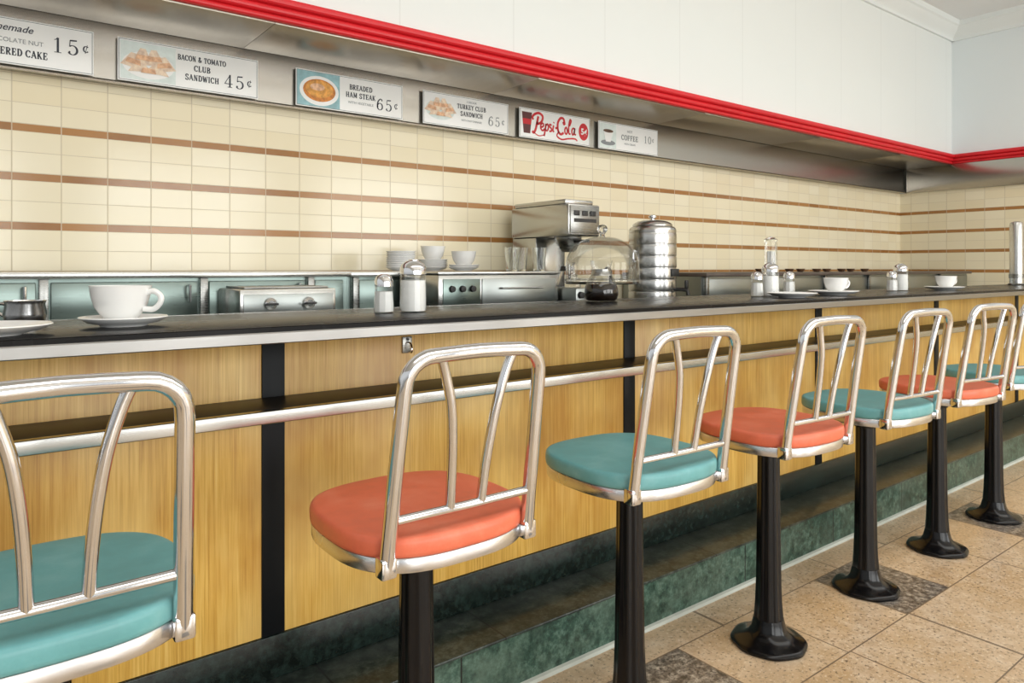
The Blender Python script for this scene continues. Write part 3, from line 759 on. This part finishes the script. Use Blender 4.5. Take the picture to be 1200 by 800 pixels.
# cake stand + dome
r=thing('cake_stand','glass footed cake stand under the clear dome','cake stand',(2.40,2.415,Z2))
MB().lathe([(0,0),(.08,0),(.078,.008),(.04,.018),(.02,.04),(.016,.08),(.022,.115),(.06,.128),(.17,.13),(.178,.136),(.176,.142),(.168,.138),(0,.137)],seg=48).build('pedestal',GLASS,r,50)
r=thing('cake_dome','clear glass cake dome with a knob beside the coffee brewer','cake dome',(2.40,2.415,Z2+.1435))
MB().lathe([(.174,0),(.172,.07)]+[(.172*math.cos(PI/2*k/16)**.85,.07+.138*math.sin(PI/2*k/16)) for k in range(1,16)]+[(0,.208)],seg=64).build('dome',THIN,r,50)
MB().lathe([(.172,.0),(.176,.0),(.177,.003),(.177,.008),(.1755,.010),(.172,.010),(.172,.0)],seg=64).build('rim_bead',GLASS,r,50)
MB().lathe([(0,.2085),(.014,.2085),(.011,.22),(.023,.235),(.026,.247),(.018,.261),(0,.266)],seg=24).build('knob',GLASS,r,50)
# urn: straight cylinder built up of shallow ribs, with a rounded shoulder
r=thing('drink_urn','ribbed stainless drink urn with a rounded shoulder and black tap','urn',(2.985,2.62,Z2))
pr=[(0,0),(.12,0),(.127,.006),(.1275,.02)]
z=.02
for k in range(6):
    pr+=[(.1275,z),(.1285,z+.006),(.1288,z+.029),(.1285,z+.052),(.1275,z+.0575),(.1245,z+.0585),(.1245,z+.0615)]; z+=.0625
pr+=[(.127,z),(.1275,z+.012),(.124,z+.022),(.115,z+.031),(0,z+.033)]; zt=z+.0335
MB().lathe(pr,seg=64).build('body',STEEL,r,20)
MB().lathe([(0,zt),(.106,zt),(.107,zt+.008),(.1,zt+.017),(.08,zt+.028),(.05,zt+.034),(0,zt+.036)],seg=56).build('lid',STEEL,r,30)
MB().lathe([(0,zt+.0355),(.014,zt+.0355),(.012,zt+.044),(.022,zt+.05),(.022,zt+.058),(.012,zt+.063),(0,zt+.064)],seg=24).build('lid_knob',CHROME,r)
tpp=MB().tube([(.05,-.118,.09),(.066,-.15,.09),(.075,-.175,.085),(.077,-.18,.06)],.011,12).build('tap',BLACKP,r)
MB().box(.064,.084,-.178,-.162,.095,.14,.004).build('tap_lever',BLACKP,tpp)
MB().box(.0,.06,-.1345,-.1275,.16,.2,.002).build('name_plate',BLACKP,r)
for s in (-1,1): MB().tube(smooth([(s*.127,0,.29),(s*.148,0,.295),(s*.152,0,.27),(s*.148,0,.24),(s*.127,0,.245)],5),.006,10).build('side_handle',CHROME,r)
# little brown dishes on the far ledge
lab=['first','second','third','fourth','fifth','sixth','seventh','eighth','ninth']
for k in range(9):
    o=MB().lathe([(0,0),(.016,0),(.024,.008),(.03,.022),(.0285,.022),(.022,.01),(0,.005)],seg=20).build('dish',BROWNF,None,50,(4.05+k*.17,2.66+.02*(k%2),1.1285))
    tag(o,'small brown glazed dish, %s from the left on the dark far ledge'%lab[k],'dish','small brown dishes on the far ledge')
# cup dispenser standing on the far end of the counter
r=thing('cup_dispenser','vertical stainless cup dispenser tube standing at the far right of the counter','dispenser',(6.06,1.88,Z))
MB().lathe([(0,0),(.055,0),(.057,.004),(.05,.012),(0,.012)],seg=32).build('foot',STEEL2,r)
MB().lathe([(0,.0125),(.044,.0125),(.044,.43),(.04,.45),(.02,.458),(0,.458)],seg=32).build('tube',STEEL,r)
MB().lathe([(.0445,.05),(.048,.05),(.048,.08),(.0445,.08)],seg=32).build('collar',STEEL2,r)

# ------------------------------------------------------------------ light and camera
def area(name,loc,tgt,sx_,sy_,p,col=(1,1,1)):
    l=bpy.data.lights.new(name,'AREA'); l.shape='RECTANGLE'; l.size=sx_; l.size_y=sy_; l.energy=p; l.color=col
    o=bpy.data.objects.new(name,l); C.objects.link(o); o.location=loc
    o.rotation_euler=(Vector(tgt)-Vector(loc)).to_track_quat('-Z','Y').to_euler(); return o
area('ceiling_light',(2.8,-.2,3.3),(2.8,-.2,0),7.5,1.2,68,(.99,1,.985))
for k,x in enumerate((-.5,2.6,5.7)):
    area('window_light',(x,-4.8,1.5),(x*.6+1.2,1,.7),2.2,2.5,96,(.99,1,.985))
w=bpy.data.worlds.new('world'); S.world=w; w.use_nodes=True
wn=w.node_tree.nodes; wl=w.node_tree.links
bg=wn['Background']; tc=wn.new('ShaderNodeTexCoord'); sp=wn.new('ShaderNodeSeparateXYZ'); rp=wn.new('ShaderNodeValToRGB')
wl.new(tc.outputs['Generated'],sp.inputs[0])
mp=wn.new('ShaderNodeMath'); mp.operation='MULTIPLY_ADD'; wl.new(sp.outputs[2],mp.inputs[0]); mp.inputs[1].default_value=.5; mp.inputs[2].default_value=.5
wl.new(mp.outputs[0],rp.inputs[0]); e=rp.color_ramp.elements
e[0].position=.42; e[0].color=(.30,.28,.25,1); e[1].position=.58; e[1].color=(.95,.98,.98,1)
wl.new(rp.outputs[0],bg.inputs[0]); bg.inputs[1].default_value=.78

cam=bpy.data.cameras.new('camera'); co=bpy.data.objects.new('camera',cam); C.objects.link(co); S.camera=co
F=841.; TH=math.atan2(1090,F)
cam.sensor_width=36; cam.lens=F/1200*36; cam.shift_y=-(400-314)/1200; cam.clip_start=.02
co.location=(0,0,1.155); co.rotation_euler=(PI/2,0,TH-PI/2)
